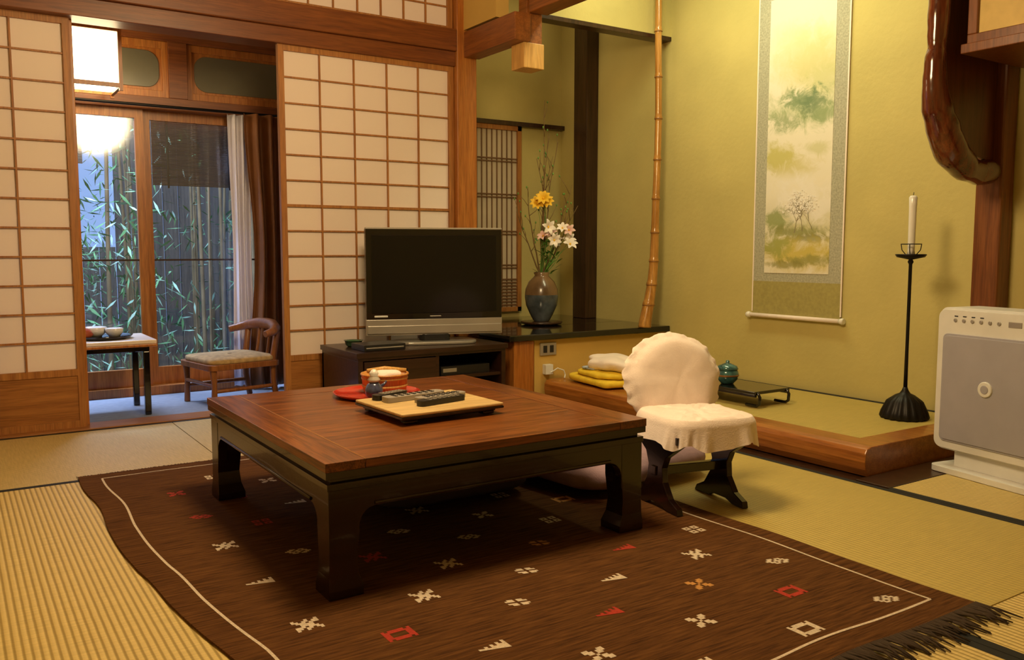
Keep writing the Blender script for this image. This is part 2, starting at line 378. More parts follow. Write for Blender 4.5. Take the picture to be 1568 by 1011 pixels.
stroke((2.95,.91),1.9,.060,.006,4)
stroke((2.90,.92),1.5,.055,.005,4)
stroke((2.84,.93),1.2,.045,.004,3)
b.done(recalc=False)
# ------------------------------------------------------------------ right alcove
b=B('carved_burl_brace',['burl','redw'])
path=[(3.20,2.62,.036),(3.18,2.3,.038),(3.17,2.0,.036),(3.175,1.85,.036),(3.165,1.72,.040),(3.16,1.58,.036),(3.155,1.46,.044),(3.18,1.36,.056),(3.235,1.265,.062),(3.30,1.195,.062),(3.39,1.145,.056),(3.49,1.130,.052),(3.575,1.14,.052)]
P=[];Rr=[]
for i in range(len(path)-1):
    for k in range(6):
        t=k/6; t=t*t*(3-2*t)*.3+t*.7; p=[path[i][j]*(1-t)+path[i+1][j]*t for j in range(3)]
        P.append((p[0]+.008*noise.noise(Vector((p[1]*16,1,0))),1.90,p[1])); Rr.append(p[2]*(1+.16*noise.noise(Vector((p[0]*18,p[1]*18,3)))))
b.tube(P,Rr,0,16)
b.prism([(3.20,2.62),(3.185,1.42),(3.24,1.30),(3.34,1.21),(3.598,1.18),(3.598,2.62)],'xz',1.90,1.915,1); b.done()
b=B('wall_cabinet',[plain('gold_paper',(.66,.47,.15),.6,var=.12,scale=12),'redw','iron','pillar'])
b.box(3.19,3.695,.60,1.825,1.545,1.58,3)
b.box(3.23,3.69,.62,1.825,1.58,1.62,3); b.box(3.245,3.69,.62,1.825,1.62,2.6,0)
b.box(3.23,3.27,1.18,1.215,1.62,2.6,3); b.box(3.23,3.27,1.79,1.825,1.62,2.6,3)
b.lathe((-.03,1.68,1.76),[(.028,3.262),(.03,3.27),(.028,3.276)],2,20,'x')
b.done(.003)
# ------------------------------------------------------------------ rug
rugm,nt,bs=newmat('rug_wool'); N=nt.nodes;L=nt.links
tc=N.new('ShaderNodeTexCoord'); mp=N.new('ShaderNodeMapping'); mp.inputs['Scale'].default_value=(7,110,1)
n=N.new('ShaderNodeTexNoise'); n.inputs['Scale'].default_value=1.3; n.inputs['Detail'].default_value=7; n.inputs['Roughness'].default_value=.65
L.new(tc.outputs['Object'],mp.inputs[0]); L.new(mp.outputs[0],n.inputs['Vector'])
r=N.new('ShaderNodeValToRGB'); r.color_ramp.elements[0].position=.33; r.color_ramp.elements[1].position=.70
r.color_ramp.elements[0].color=(.046,.018,.006,1); r.color_ramp.elements[1].color=(.165,.070,.020,1)
L.new(n.outputs['Fac'],r.inputs[0]); L.new(r.outputs[0],bs.inputs['Base Color']); bs.inputs['Roughness'].default_value=.95; bs.inputs['Specular IOR Level'].default_value=.1
bm_=N.new('ShaderNodeBump'); bm_.inputs['Strength'].default_value=.6; bm_.inputs['Distance'].default_value=.003; L.new(n.outputs['Fac'],bm_.inputs['Height']); L.new(bm_.outputs[0],bs.inputs['Normal'])
b=B('kilim_rug',[rugm,plain('rug_cream',(.62,.52,.40),.95,var=.2,scale=200),plain('rug_red',(.38,.03,.012),.95,var=.2,scale=200),plain('rug_orange',(.50,.24,.06),.95,var=.2,scale=200),plain('rug_fringe',(.05,.03,.015),.95)])
rx0,rx1,ry0,ry1=.365,1.96,1.02,3.40
def edge(x,y):
    dx=.012*noise.noise(Vector((y*3,1,0)))+.006*math.sin(y*9); dy=.014*noise.noise(Vector((x*3,5,0)))
    return dx,dy
def rfn(u,v):
    x=rx0+(rx1-rx0)*u; y=ry0+(ry1-ry0)*v; dx,dy=edge(x,y); dx+=(1-u)*.075*max(0,min(1,(2.3-y)/.6)); return x+dx,y+dy
b.grid(lambda u,v:(*rfn(u,v),.007),30,50,0)
b.grid(lambda u,v:(*rfn(u,v),.0015),30,50,0)
for fu in (0,1): b.grid(lambda a,c:(*rfn(fu,a),.0015+.0055*c),50,1,0)
for fv in (0,1): b.grid(lambda a,c:(*rfn(a,fv),.0015+.0055*c),30,1,0)
def strip(u0,v0,u1,v1,w=.007):
    n_=60
    for k in range(n_):
        a=k/n_;c=(k+1)/n_
        p=Vector((*rfn(u0+(u1-u0)*a,v0+(v1-v0)*a),.0076)); q=Vector((*rfn(u0+(u1-u0)*c,v0+(v1-v0)*c),.0076))
        d=(q-p).normalized(); s_=Vector((-d.y,d.x,0))*w/2
        b.f([b.v(p-s_),b.v(q-s_),b.v(q+s_),b.v(p+s_)],1)
iu=.045; iv=.03
strip(iu,iv,1-iu,iv);strip(iu,1-iv,1-iu,1-iv);strip(iu,iv,iu,1-iv);strip(1-iu,iv,1-iu,1-iv)
bit={
'dia':["..##.##..",".##.#.##.","##.###.##",".##.#.##.","..##.##.."],
'two':["###.###","#.#.#.#","###.###",".......","###.###","#.#.#.#","###.###"],
'four':[".##.##.","###.###",".......","###.###",".##.##."],
'tri':["........#","......#.#","....#.###","..#.#####","#########"],
'sq':["#.#####.#","#########","##.....##","##.....##","##.....##","#########","#.#####.#"],
'x':["#...#..#","##.##.##",".###.###","..####..","..####..","###.###.","##.##.##","#..#...#"],
'hg':["##...##","###.###",".##.##.","...#...",".##.##.","###.###","##...##"]}
fixed={(0,0):('four',1),(1,-1):('tri',2),(2,-2):('hg',1),(3,-3):('sq',1),(-1,1):('x',1),(-2,2):('dia',1),(1,1):('four',1),(2,0):('tri',1),(3,-1):('hg',3),(4,-2):('sq',2),(-1,-1):('tri',1),(-2,0):('sq',2),(-3,1):('x',1),(0,-2):('hg',1),(2,2):('four',3),(3,1):('tri',2),(4,0):('x',1),(-3,3):('tri',1),(-2,4):('dia',1),(-4,4):('sq',2),(-3,5):('x',1)}
x0c,y0c=1.061,1.605
for mI in range(-6,8):
    for nI in range(-5,13):
        if (mI+nI)%2: continue
        cx=x0c+mI*.1475; cy=y0c+nI*.1525
        if not (rx0+.12<cx<rx1-.09 and ry0+.09<cy<ry1-.12): continue
        k,col=random.choice(list(bit)),random.choice([1,1,1,1,2,3])
        if (mI,nI) in fixed: k,col=fixed[(mI,nI)]
        bt=bit[k]; cs=.0074; H=len(bt); W=len(bt[0])
        cx+=random.uniform(-.012,.012)
        for j,row in enumerate(bt):
            for i,ch in enumerate(row):
                if ch!='#': continue
                px=(i-W/2)*cs; py=(H/2-j)*cs
                vs=[]
                for ax,ay in ((0,0),(1,0),(1,-1),(0,-1)):
                    X=px+ax*cs; Y=py+ay*cs
                    vs.append(b.v((cx+X,cy+Y-(X*.25 if k in('dia','four','tri') else 0),.0077)))
                b.f(vs,col)
for i in range(230):
    u=i/229; x,y=rfn(u,0); lx_=random.uniform(-.03,.03); ll=random.uniform(.05,.10)
    b.tube([(x,y+.004,.006),(x+lx_*.4,y-ll*.5,.009),(x+lx_,y-ll,.004)],[.003,.003,.0015],4,5)
for i in range(160):
    u=i/159; x,y=rfn(u,1); b.tube([(x,y-.003,.005),(x+random.uniform(-.01,.01),y+.02,.003)],[.002,.001],4,4)
b.done(recalc=True)
# ------------------------------------------------------------------ low table
tx0,tx1,ty0,ty1=.70,1.675,1.840,2.90
b=B('low_table',['tabletop','tabletopy','tabledark','inlay'])
b.M=Matrix.Translation((0,0,.0082))
zt=.327; fw=.10
b.box(tx0+fw,tx1-fw,ty0+fw,ty1-fw,zt-.02,zt-.0006,0)
b.box(tx0,tx0+fw-.0015,ty0,ty1,zt-.022,zt,1); b.box(tx1-fw+.0015,tx1,ty0,ty1,zt-.022,zt,1)
b.box(tx0+fw,tx1-fw,ty0,ty0+fw-.0015,zt-.022,zt,0); b.box(tx0+fw,tx1-fw,ty1-fw+.0015,ty1,zt-.022,zt,0)
for x in (tx0+fw,): b.box(x-.001,x+.001,ty0+.002,ty1-.002,zt-.01,zt+.0003,3)
b.box(tx0+.0015,tx1-.0015,ty0+.0015,ty1-.0015,zt-.04,zt-.022,2)
i1=.018
b.box(tx0+i1,tx1-i1,ty0+i1,ty1-i1,zt-.052,zt-.04,2)
i2=.006
b.box(tx0+i2,tx1-i2,ty0+i2,ty1-i2,zt-.068,zt-.052,2)
lw=.075; za=zt-.068; zb=za-.05
def apron(a0,a1):
    P=[(a0,za),(a0,.13)]
    n_=8; r_=.045
    P.append((a0+lw+.0,.13))
    for k in range(n_+1):
        t=k/n_; ang=R(180-90*t); P.append((a0+lw+r_+r_*math.cos(ang),zb-r_+r_*math.sin(ang)))
    for k in range(n_+1):
        t=k/n_; ang=R(90-90*t); P.append((a1-lw-r_+r_*math.cos(ang),zb-r_+r_*math.sin(ang)))
    P+= [(a1-lw,.13),(a1,.13),(a1,za)]
    return P
i3=.010
b.prism(apron(tx0+i3,tx1-i3),'xz',ty0+i3,ty0+i3+.028,2); b.prism(apron(tx0+i3,tx1-i3),'xz',ty1-i3-.028,ty1-i3,2)
b.prism(apron(ty0+i3,ty1-i3),'yz',tx0+i3,tx0+i3+.028,2); b.prism(apron(ty0+i3,ty1-i3),'yz',tx1-i3-.028,tx1-i3,2)
for y in (ty0+i3,ty1-i3): b.tube([(tx0+i3+lw+.04,y,zb+.006),(tx1-i3-lw-.04,y,zb+.006)],.005,2,8)
for x in (tx0+i3,tx1-i3): b.tube([(x,ty0+i3+lw+.04,zb+.006),(x,ty1-i3-lw-.04,zb+.006)],.005,2,8)
for sx,cx in ((1,tx0+i3-.001),(-1,tx1-i3+.001)):
    for sy,cy in ((1,ty0+i3-.001),(-1,ty1-i3+.001)):
        prof=[(za,lw,0),(.16,lw,0),(.09,lw-.006,0),(.05,lw-.002,-.001),(.02,lw+.008,-.004),(.0,lw+.008,-.004)]
        rings=[]
        for z,w,o_ in prof:
            rings.append([b.v((cx+sx*a,cy+sy*c,z)) for a,c in ((o_,o_),(w,o_),(w,w),(o_,w))])
        for a,c in zip(rings,rings[1:]):
            for k in range(4): b.f([a[k],a[(k+1)%4],c[(k+1)%4],c[k]],2)
        b.f(rings[0],2); b.f(rings[-1],2)
b.done(.003)
# items on table
TZ=zt+.0082+.0008
b=B('remote_tray',[wood('tray_top',(.62,.42,.17),(.75,.55,.26),'x',.4),'tabledark'])
b.M=Matrix.Translation((1.195,2.275,TZ))@Matrix.Rotation(R(2),4,'Z')
b.box(-.155,.155,-.13,.13,.008,.022,1); b.box(-.17,.17,-.150,.150,.024,.033,0)
b.box(-.171,.171,-.152,.152,.0165,.024,1)
for sx in (-1,1):
    for sy in (-1,1): b.box(sx*.13-.02,sx*.13+.02,sy*.115-.015,sy*.115+.015,0,.010,1)
b.done(.003)
def remote(x,y,rot,l,w,mat,z=TZ+.0337,h=.016):
    b=B('remote_control',[mat,'black','silver'])
    b.M=Matrix.Translation((x,y,z))@Matrix.Rotation(R(rot),4,'Z')
    b.prism(rrect(l,w,.012),'xy',0,h,0)
    for i in range(7):
        for j in range(3): b.box(-l/2+.03+i*l*.105,-l/2+.04+i*l*.105,-.014+j*.011,-.007+j*.011,h,h+.002,1 if mat!='black' else 2)
    b.done(.003)
rg=plain('remote_grey',(.34,.31,.28),.4)
remote(1.175,2.335,8,.21,.045,rg); remote(1.21,2.225,12,.17,.035,'black'); remote(1.235,2.275,10,.18,.036,rg)
remote(1.12,2.388,20,.13,.035,'black')
b=B('red_serving_tray',[plain('red_lacquer',(.55,.03,.012),.2,coat=.4)])
b.lathe((1.19,2.640,TZ),[(.10,0),(.135,.004),(.145,.014),(.142,.014),(.132,.007),(.0005,.006)],0,40); b.done()
b=B('wooden_bowl',[wood('bowl_wood',(.50,.20,.04),(.68,.33,.09),'z',.35),'clothw','lightw'])
c=(1.225,2.650,TZ+.0082)
b.lathe(c,[(.066,0),(.072,.004),(.078,.055),(.082,.060),(.080,.064),(.073,.062),(.068,.012),(.0005,.010)],0,40)
for z in (.018,.044): b.lathe(c,[(.0745+z*.06,z),(.0765+z*.06,z+.004),(.0745+z*.06,z+.008)],2,40,cap=False)
b.se((c[0]+.01,c[1],c[2]+.052),(.05,.04,.025),.8,.8,1,amp=.3,fr=30)
b.tube([(c[0]-.06,c[1]+.01,c[2]+.072),(c[0],c[1],c[2]+.078),(c[0]+.07,c[1]-.02,c[2]+.068)],.008,2,8)
b.done()
b=B('sauce_pot',[plain('blue_glaze',(.05,.06,.12),.15,coat=.5,var=.5,scale=60),'ceramic'])
c=(1.145,2.560,TZ+.0085)
b.lathe(c,[(.020,0),(.028,.008),(.030,.025),(.022,.042),(.014,.05)],0,24); b.lathe(c,[(.016,.05),(.021,.058),(.012,.07),(.016,.078),(.007,.09),(.0005,.092)],1,24)
b.tube([(c[0]+.02,c[1],c[2]+.03),(c[0]+.036,c[1],c[2]+.04),(c[0]+.045,c[1],c[2]+.05)],[.007,.005,.003],0,8); b.done()
# ------------------------------------------------------------------ zaisu chair
CH=Matrix.Translation((1.985,1.975,.0048))@Matrix.Rotation(R(-9),4,'Z')@Matrix.Rotation(R(1.5),4,'Y')
b=B('low_chair',['tabledark','clothw'])
b.M=CH
leg=[(-.13,0),(-.075,0),(-.04,.012),(.02,.012),(.05,0),(.125,0),(.115,.02),(.075,.04),(.045,.085),(.038,.13),(.055,.17),(.10,.20),(.135,.222),(-.14,.222),(-.10,.195),(-.055,.165),(-.04,.13),(-.045,.085),(-.08,.04),(-.125,.02)]
for sx in (-.135,.115): b.prism(leg,'yz',sx,sx+.022,0)
b.box(-.14,.14,-.01,.015,.10,.13,0)
b.box(-.15,.15,-.135,.14,.222,.245,0)
b.prism([(-.04,.245),(.04,.245),(.03,.36),(-.03,.36)],'xz',.135,.15,0)
BK=CH@Matrix.Translation((.030,.150,.383))@Matrix.Rotation(R(-12),4,'X')
b.M=BK
def mod(a,h,r_):
    k=max(0,(r_-.12)/.05)
    return 1+k*(.010*math.sin(9*a)+.010*math.sin(21*a+1)+.008*math.sin(37*a))
prof=[(.0005,-.034),(.05,-.036),(.10,-.033),(.122,-.029),(.136,-.020),(.144,-.010),(.151,-.004),(.160,.002),(.166,.008),(.158,.012),(.140,.014),(.12,.026),(.08,.03),(.0005,.03)]
rings=[];seg=110
for r_,h in prof:
    ring=[]
    for i in range(seg):
        a=2*math.pi*i/seg; rr=r_*mod(a,h,r_)*.96; x=rr*math.cos(a)*1.24; z=rr*math.sin(a)*1.0
        if z<-.04: x*=1.0+.08*(-z-.04)/.1
        dy=.007*noise.noise(Vector((x*16,z*16,0)))+(.005*math.sin(21*a+2) if r_>.155 else 0)
        ring.append(b.v((x,h+dy,z)))
    rings.append(ring)
for a,c in zip(rings,rings[1:]):
    for i in range(seg): b.f([a[i],a[(i+1)%seg],c[(i+1)%seg],c[i]],1,True)
b.M=CH
def seatfn(u,v):
    a=u*2*math.pi; e=.55
    cx=math.copysign(abs(math.cos(a))**e,math.cos(a)); cy=math.copysign(abs(math.sin(a))**e,math.sin(a))
    if v<.5:
        t=v/.5; s_=t*.95; z=.312-.014*t**3-.010*(1-t)
        z+=.008*noise.noise(Vector((cx*t*5,cy*t*5,0)))+.004*noise.noise(Vector((cx*t*14,cy*t*14,5)))
    elif v<.65:
        t=(v-.5)/.15; s_=.95+.07*math.sin(t*math.pi/2); z=.298-.025*t
    else:
        t=(v-.65)/.35; s_=1.02+.06*t+.030*t*math.sin(a*13)+.018*t*math.sin(a*31)+.03*t*math.sin(a*4+1); z=.273-.060*t-.010*t*math.sin(a*7+1)
    return (cx*.166*s_+.005,-.012+cy*.15*s_,z)
b.grid(seatfn,150,30,1,True,True)
b.done(.002)
# cushions
b=B('floor_cushion',['purple']); b.M=Matrix.Translation((1.99,2.435,.066))@Matrix.Rotation(R(8),4,'Z'); b.se((0,0,0),(.33,.29,.057),.75,.3,0,nu=64,nv=24,amp=.05); b.done()
b=B('floor_cushion',[plain('cloth_dark',(.05,.032,.04),.9)]); b.M=Matrix.Translation((1.34,2.58,.062))@Matrix.Rotation(R(2),4,'Z'); b.se((0,0,0),(.28,.27,.052),.75,.3,0,nu=64,nv=24,amp=.05); b.done()
# ------------------------------------------------------------------ TV stand + TV
b=B('tv_stand',[wood('stand_wood',(.020,.008,.004),(.045,.017,.009),'x',.3,coat=.1),'iron','black','silver'])
b.M=Matrix.Translation((0,0,.001))
sx0,sx1,sy0,sy1=1.62,2.455,3.80,4.27
b.box(sx0-.01,sx1+.01,sy0-.01,sy1,.305,.33,0); b.box(sx0,sx1,sy0,sy1,.29,.305,0)
b.box(sx0,sx1,sy0,sy1,.012,.045,0); b.box(sx0,sx0+.025,sy0,sy1,.045,.29,0); b.box(sx1-.025,sx1,sy0,sy1,.045,.29,0); b.box(sx0,sx1,sy1-.02,sy1,.045,.29,0)
b.box(2.04,2.06,sy0+.005,sy1,.045,.29,0); b.box(2.06,sx1-.025,sy0+.01,sy1,.165,.18,0)
for z0,z1 in ((.05,.165),(.17,.285)):
    b.box(sx0+.03,2.036,sy0-.004,sy0+.02,z0,z1,0)
    for hx in (1.84,): b.tube([(hx-.04,sy0-.004,(z0+z1)/2+.01),(hx-.03,sy0-.02,(z0+z1)/2-.005),(hx+.03,sy0-.02,(z0+z1)/2-.005),(hx+.04,sy0-.004,(z0+z1)/2+.01)],.004,1,6)
b.box(2.09,2.38,sy0+.04,sy0+.3,.18,.225,2); b.box(2.1,2.18,sy0+.037,sy0+.04,.195,.215,3)
for x in (sx0+.02,sx1-.05):
    for y in (sy0+.02,sy1-.05): b.box(x,x+.03,y,y+.03,0,.012,0)
b.done(.003)
TVM=Matrix.Translation((2.155,4.03,.332))@Matrix.Rotation(R(-18),4,'Z')
b=B('television',['silver','screen','black','lacq','white']); b.M=TVM
b.prism(rrect(.44,.22,.09),'xy',0,.014,0)
b.prism(rrect(.16,.08,.03),'xy',.014,.05,2)
w=.36
b.box(-w,w,-.025,.03,.045,.60,2)
b.box(-w-.002,w+.002,-.032,-.0,.045,.130,0)
b.box(-w+.004,w-.004,-.040,-.030,.055,.098,0)
b.box(-w,w,-.034,-.02,.130,.60,3)
b.box(-w-.001,w+.001,-.036,0,.596,.606,0)
b.box(-w+.028,w-.028,-.0365,-.030,.160,.568,1)
b.box(-w+.04,-w+.11,-.038,-.030,.141,.151,4)
b.box(-.03,.03,-.0365,-.03,.141,.147,0)
b.box(-.25,.25,.03,.07,.12,.5,2)
b.done(.004)
b=B('video_recorder',['black','silver']); b.box(1.67,1.89,3.84,4.0,.332,.362,0); b.box(1.68,1.88,3.837,3.84,.343,.350,1); b.done(.002)
b=B('green_ashtray',[plain('green_glaze',(.05,.13,.06),.15,coat=.5)]); b.lathe((1.72,4.09,.332),[(.03,0),(.04,.01),(.045,.03),(.05,.032),(.04,.028),(.03,.012),(.0005,.01)],0,24); b.done()
# ------------------------------------------------------------------ vase
b=B('flower_vase',[plain('vase_glaze',(.09,.11,.13),.22,var=.5,scale=12,coat=.4),'darkw','stem','green_leaf','petalw','petaly','petalp',plain('vase_brown',(.17,.10,.05),.25,var=.4,coat=.3)])
vx,vy,vz=3.09,4.37,.361
b.lathe((vx,vy,vz),[(.10,0),(.125,.006),(.13,.018),(.12,.02),(.0005,.02)],1,36)
b.lathe((vx,vy,vz+.02),[(.045,0),(.052,.006),(.075,.05),(.097,.10),(.104,.15),(.1035,.165)],0,36,cap=False)
b.lathe((vx,vy,vz+.02),[(.1035,.165),(.100,.20),(.08,.245),(.05,.275),(.042,.285),(.05,.30),(.044,.305),(.036,.285),(.0005,.27)],7,36,cap=False)
top=Vector((vx,vy,vz+.32))
def stem(end,r=.003,m=2,bend=.04,n_=10):
    e=Vector(end); pts=[]
    off=Vector((random.uniform(-1,1),random.uniform(-1,1),0))*bend
    for i in range(n_+1):
        t=i/n_; p=(top-Vector((0,0,.05))).lerp(e,t)+off*math.sin(t*math.pi)+Vector((noise.noise(Vector((t*5,e.x*9,0))),noise.noise(Vector((t*5,e.y*9,4))),0))*.012
        pts.append(p)
    b.tube(pts,[r*(1-.7*i/n_) for i in range(n_+1)],m,6); return pts
def leaf(p,d,l,w,m=3,droop=.3):
    p=Vector(p); d=Vector(d).normalized(); s_=d.cross(Vector((0,0,1)))
    if s_.length<.1: s_=Vector((1,0,0))
    s_.normalize(); pr=None
    for i in range(7):
        t=i/6; c=p+d*l*t-Vector((0,0,1))*droop*l*t*t; ww=w*math.sin(math.pi*min(1,t*.95+.05))
        cur=(b.v(c-s_*ww),b.v(c+s_*ww))
        if pr: b.f([pr[0],pr[1],cur[1],cur[0]],m,True)
        pr=cur
def flower(p,d,r,m,n_=6,cm=5):
    p=Vector(p); d=Vector(d).normalized(); a=d.orthogonal().normalized(); c=d.cross(a)
    for k in range(n_):
        an=2*math.pi*k/n_; o_=a*math.cos(an)+c*math.sin(an); s_=d.cross(o_); pr=None
        for i in range(5):
            t=i/4; q=p+o_*r*t*1.0+d*r*.55*math.sin(t*2.2); w=.28*r*math.sin(math.pi*(t*.85+.1))
            cur=(b.v(q-s_*w),b.v(q+s_*w))
            if pr: b.f([pr[0],pr[1],cur[1],cur[0]],m,True)
            pr=cur
    b.se(p+d*r*.25,(r*.12,r*.12,r*.15),1,1,cm,8,6)
toc=Vector((-.62,-.78,.1))
for (dx,dy,dz,r_,m_) in ((.0,-.06,.28,.05,4),(.05,-.03,.24,.05,6),(.09,-.05,.20,.05,4),(.15,-.08,.26,.042,6),(.02,-.10,.20,.045,4),(.14,-.1,.17,.05,4),(-.02,-.05,.22,.042,6),(.17,-.06,.20,.045,4),(.10,-.08,.27,.04,4)):
    e=top+Vector((dx,dy,dz)); stem(e,.003,3,.02); flower(e,toc+Vector((random.uniform(-.6,.6),random.uniform(-.6,.6),random.uniform(-.3,.5))),r_,m_)
for (dx,dy,dz) in ((-.03,0,.42),(.02,-.02,.43),(-.01,-.03,.45)):
    e=top+Vector((dx,dy,dz)); stem(e,.003,3,.02); flower(e,toc+Vector((0,0,.5)),.05,5,9)
for i in range(50):
    a=random.uniform(0,6.28); leaf(top+Vector((random.uniform(-.03,.08),random.uniform(-.06,.03),random.uniform(-.02,.20))),(math.cos(a),math.sin(a),random.uniform(.2,1.3)),random.uniform(.07,.13),.010)
for (dx,dy,dz) in ((.02,0,1.05),(.10,.02,.72),(.16,.05,.82),(-.12,-.02,.52),(.25,.02,.55),(-.17,.03,.40),(.06,0,.85),(.2,-.05,.4),(-.02,.02,.7),(.28,0,.42)):
    pts=stem(top+Vector((dx,dy,dz)),.0055,2,.03)
    for k in range(4,10):
        p=pts[k]; q=p+Vector((random.uniform(-.06,.06),random.uniform(-.05,.05),random.uniform(.05,.13)))
        b.tube([p,(p+q)/2+Vector((.006,0,0)),q],[.0022,.0018,.001],2,5)
        b.se(q,(.005,.005,.008),1,1,3,6,5)
b.done(recalc=False)
# ------------------------------------------------------------------ tokonoma things
b=B('folded_yukata',[plain('cloth_yellow',(.80,.55,.03),.85,var=.12,scale=25),'clothw',plain('cloth_pattern',(.35,.40,.48),.85,var=.7,scale=40)])
b.M=Matrix.Translation((2.985,3.56,.1062))@Matrix.Rotation(R(-8),4,'Z')
b.se((0,0,.023),(.18,.22,.022),.5,.3,0,48,14,amp=.06,fr=14)
b.se((-.02,-.02,.058),(.14,.17,.022),.7,.5,0,48,14,amp=.12,fr=14)
b.se((.03,-.02,.105),(.15,.16,.045),.9,.8,1,64,28,amp=.4,fr=11)
b.se((-.09,.04,.082),(.05,.06,.010),.7,.5,2,32,12,amp=.2,fr=14)
b.done()
b=B('low_display_stand',['lacq'])
b.M=Matrix.Translation((3.17,2.86,.1012))
b.box(-.12,.12,-.23,.23,.062,.076)
b.box(-.12,-.105,-.23,.23,.05,.064); b.box(.105,.12,-.23,.23,.05,.064)
for y in (-.22,.22):
    s_=1 if y>0 else -1
    for x in (-.10,.10):
        b.tube([(x,y-s_*.02,.066),(x,y+s_*.012,.066),(x,y+s_*.022,.05),(x,y+s_*.02,.02),(x,y+s_*.005,.009),(x,y-s_*.06,.009)],.008,0,8)
b.done(.003)
b=B('incense_pot',[plain('teal_glaze',(.045,.14,.14),.15,coat=.5,var=.5,scale=30),plain('copper',(.5,.25,.1),.3,metal=.8)])
c=(3.14,2.88,.1785)
b.lathe(c,[(.03,0),(.034,.006),(.048,.02),(.055,.045),(.050,.062),(.046,.066)],0,28); b.lathe(c,[(.048,.066),(.052,.072),(.045,.085),(.02,.096),(.008,.1),(.010,.108),(.0005,.114)],0,28)
b.lathe(c,[(.053,.036),(.0565,.042),(.053,.048)],1,28,cap=False); b.done()
b=B('candle_stand',['iron','ceramic'])
c=(3.42,2.13,.101)
b.lathe(c,[(.092,0),(.096,.008),(.090,.03),(.07,.075),(.04,.10),(.022,.108),(.014,.12),(.0085,.135)],0,72,mod=lambda a,h:1+(.05*math.cos(18*a) if h<.1 else 0))
b.lathe(c,[(.0085,.13),(.007,.30),(.007,.66),(.012,.67),(.008,.68),(.055,.69),(.062,.70),(.060,.703),(.02,.695),(.012,.70),(.010,.72),(.0005,.72)],0,24)
b.tube([(c[0]+.04*math.cos(a/20*6.28),c[1]+.04*math.sin(a/20*6.28),c[2]+.745) for a in range(21)],.0022,0,6)
for k in range(4):
    a=k*math.pi/2+.4; b.tube([(c[0]+.02*math.cos(a),c[1]+.02*math.sin(a),c[2]+.70),(c[0]+.036*math.cos(a),c[1]+.036*math.sin(a),c[2]+.72),(c[0]+.04*math.cos(a),c[1]+.04*math.sin(a),c[2]+.745)],.002,0,6)
b.lathe(c,[(.016,.70),(.014,.72),(.0155,.90),(.017,.94),(.012,.948),(.0005,.946)],1,20)
b.tube([(c[0],c[1],c[2]+.945),(c[0]+.002,c[1],c[2]+.962)],.0015,0,5)
b.done()
# air purifier
d=Vector((-.18,-.983,0)).normalized(); ang=math.atan2(d.y,d.x)
AM=Matrix.Translation((3.105,1.575,.0015))@Matrix.Rotation(ang,4,'Z')
b=B('air_purifier',['white',plain('purifier_panel',(.36,.35,.40),.45),'silver','black']); b.M=AM
b.prism(rrect(.44,.53,.035,cy=.345),'xz',-.05,.11,0)
b.prism(rrect(.425,.515,.03,cy=.345),'xz',-.065,-.05,0)
b.prism(rrect(.375,.40,.02,cy=.315),'xz',-.069,-.060,1)
b.prism(rrect(.36,.385,.018,cy=.315),'xz',-.073,-.068,1)
b.lathe((0,0,.33),[(.026,-.079),(.028,-.076),(.028,-.07)],0,28,'y'); b.lathe((0,0,.33),[(.015,-.081),(.016,-.078)],1,24,'y')
for i in range(6): b.lathe((-.14+.035*i,0,.565),[(.007,-.069),(.007,-.064)],2,12,'y')
for i in range(4): b.box(-.145+i*.035,-.13+i*.035,-.067,-.064,.578,.582,3)
b.box(.07,.12,-.067,-.064,.555,.575,2)
b.prism(rrect(.42,.22,.03,cy=.02),'xy',.0,.022,0); b.box(-.14,.14,-.04,.10,.022,.09,0)
b.done(.004)
# ------------------------------------------------------------------ veranda
WY=5.20
M['carpet']=plain('veranda_carpet',(.24,.28,.36),.8,var=.1,scale=30)
bx('floor_veranda','carpet',XL,2.495,4.47,5.34,-.012,.0,bevel=0)
bx('wall_veranda','plaster2',XL,2.495,WY,WY+.09,2.03,CZ,bevel=0)
bx('wall_veranda_left','plaster2',XL,-.30,WY,WY+.09,0,2.03,bevel=0)
bx('wall_veranda_right','plaster2',2.0,2.495,WY,WY+.09,0,2.03,bevel=0)
bx('trim_veranda_sill','post',-.30,2.0,WY-.03,WY+.09,0,.05)
bx('trim_veranda_rail','beamx',-.30,2.0,WY-.03,WY+.09,1.60,1.67)
bx('trim_veranda_head','beamx',-.30,2.0,WY-.03,WY+.09,1.98,2.05)
def win(name,x0,x1,y):
    b=B(name,['post','glass','darkw'])
    b.box(x0,x0+.045,y,y+.03,.05,1.6,0); b.box(x1-.045,x1,y,y+.03,.05,1.6,0)
    b.box(x0,x1,y+.001,y+.029,.05,.15,0); b.box(x0,x1,y+.001,y+.029,1.55,1.6,0); b.box(x0+.045,x1-.045,y+.008,y+.022,.76,.77,2)
    b.box(x0+.045,x1-.045,y+.012,y+.016,.15,1.55,1); return b.done()
win('window_1',-.29,.96,WY); win('window_2',.955,1.99,WY+.036)
b=B('window_3',['post',plain('dark_glass',(.13,.115,.07),.25),'beamx'])
for x0,x1 in ((-.3,.33),(.33,1.13),(1.17,2.0)):
    b.box(x0,x0+.06,WY-.01,WY+.04,1.67,1.98,0); b.box(x1-.06,x1,WY-.01,WY+.04,1.67,1.98,0)
    b.box(x0,x1,WY-.008,WY+.038,1.67,1.71,0); b.box(x0,x1,WY-.008,WY+.038,1.94,1.98,0)
    b.box(x0+.05,x1-.05,WY+.006,WY+.03,1.70,1.95,0)
    b.prism([((x0+x1)/2+p[0],p[1]) for p in rrect(x1-x0-.15,.20,.07,cy=1.825)],'xz',WY+.0,WY+.008,1)
b.box(1.10,1.20,WY-.03,WY+.03,1.67,1.98,2)
b.done(.002)
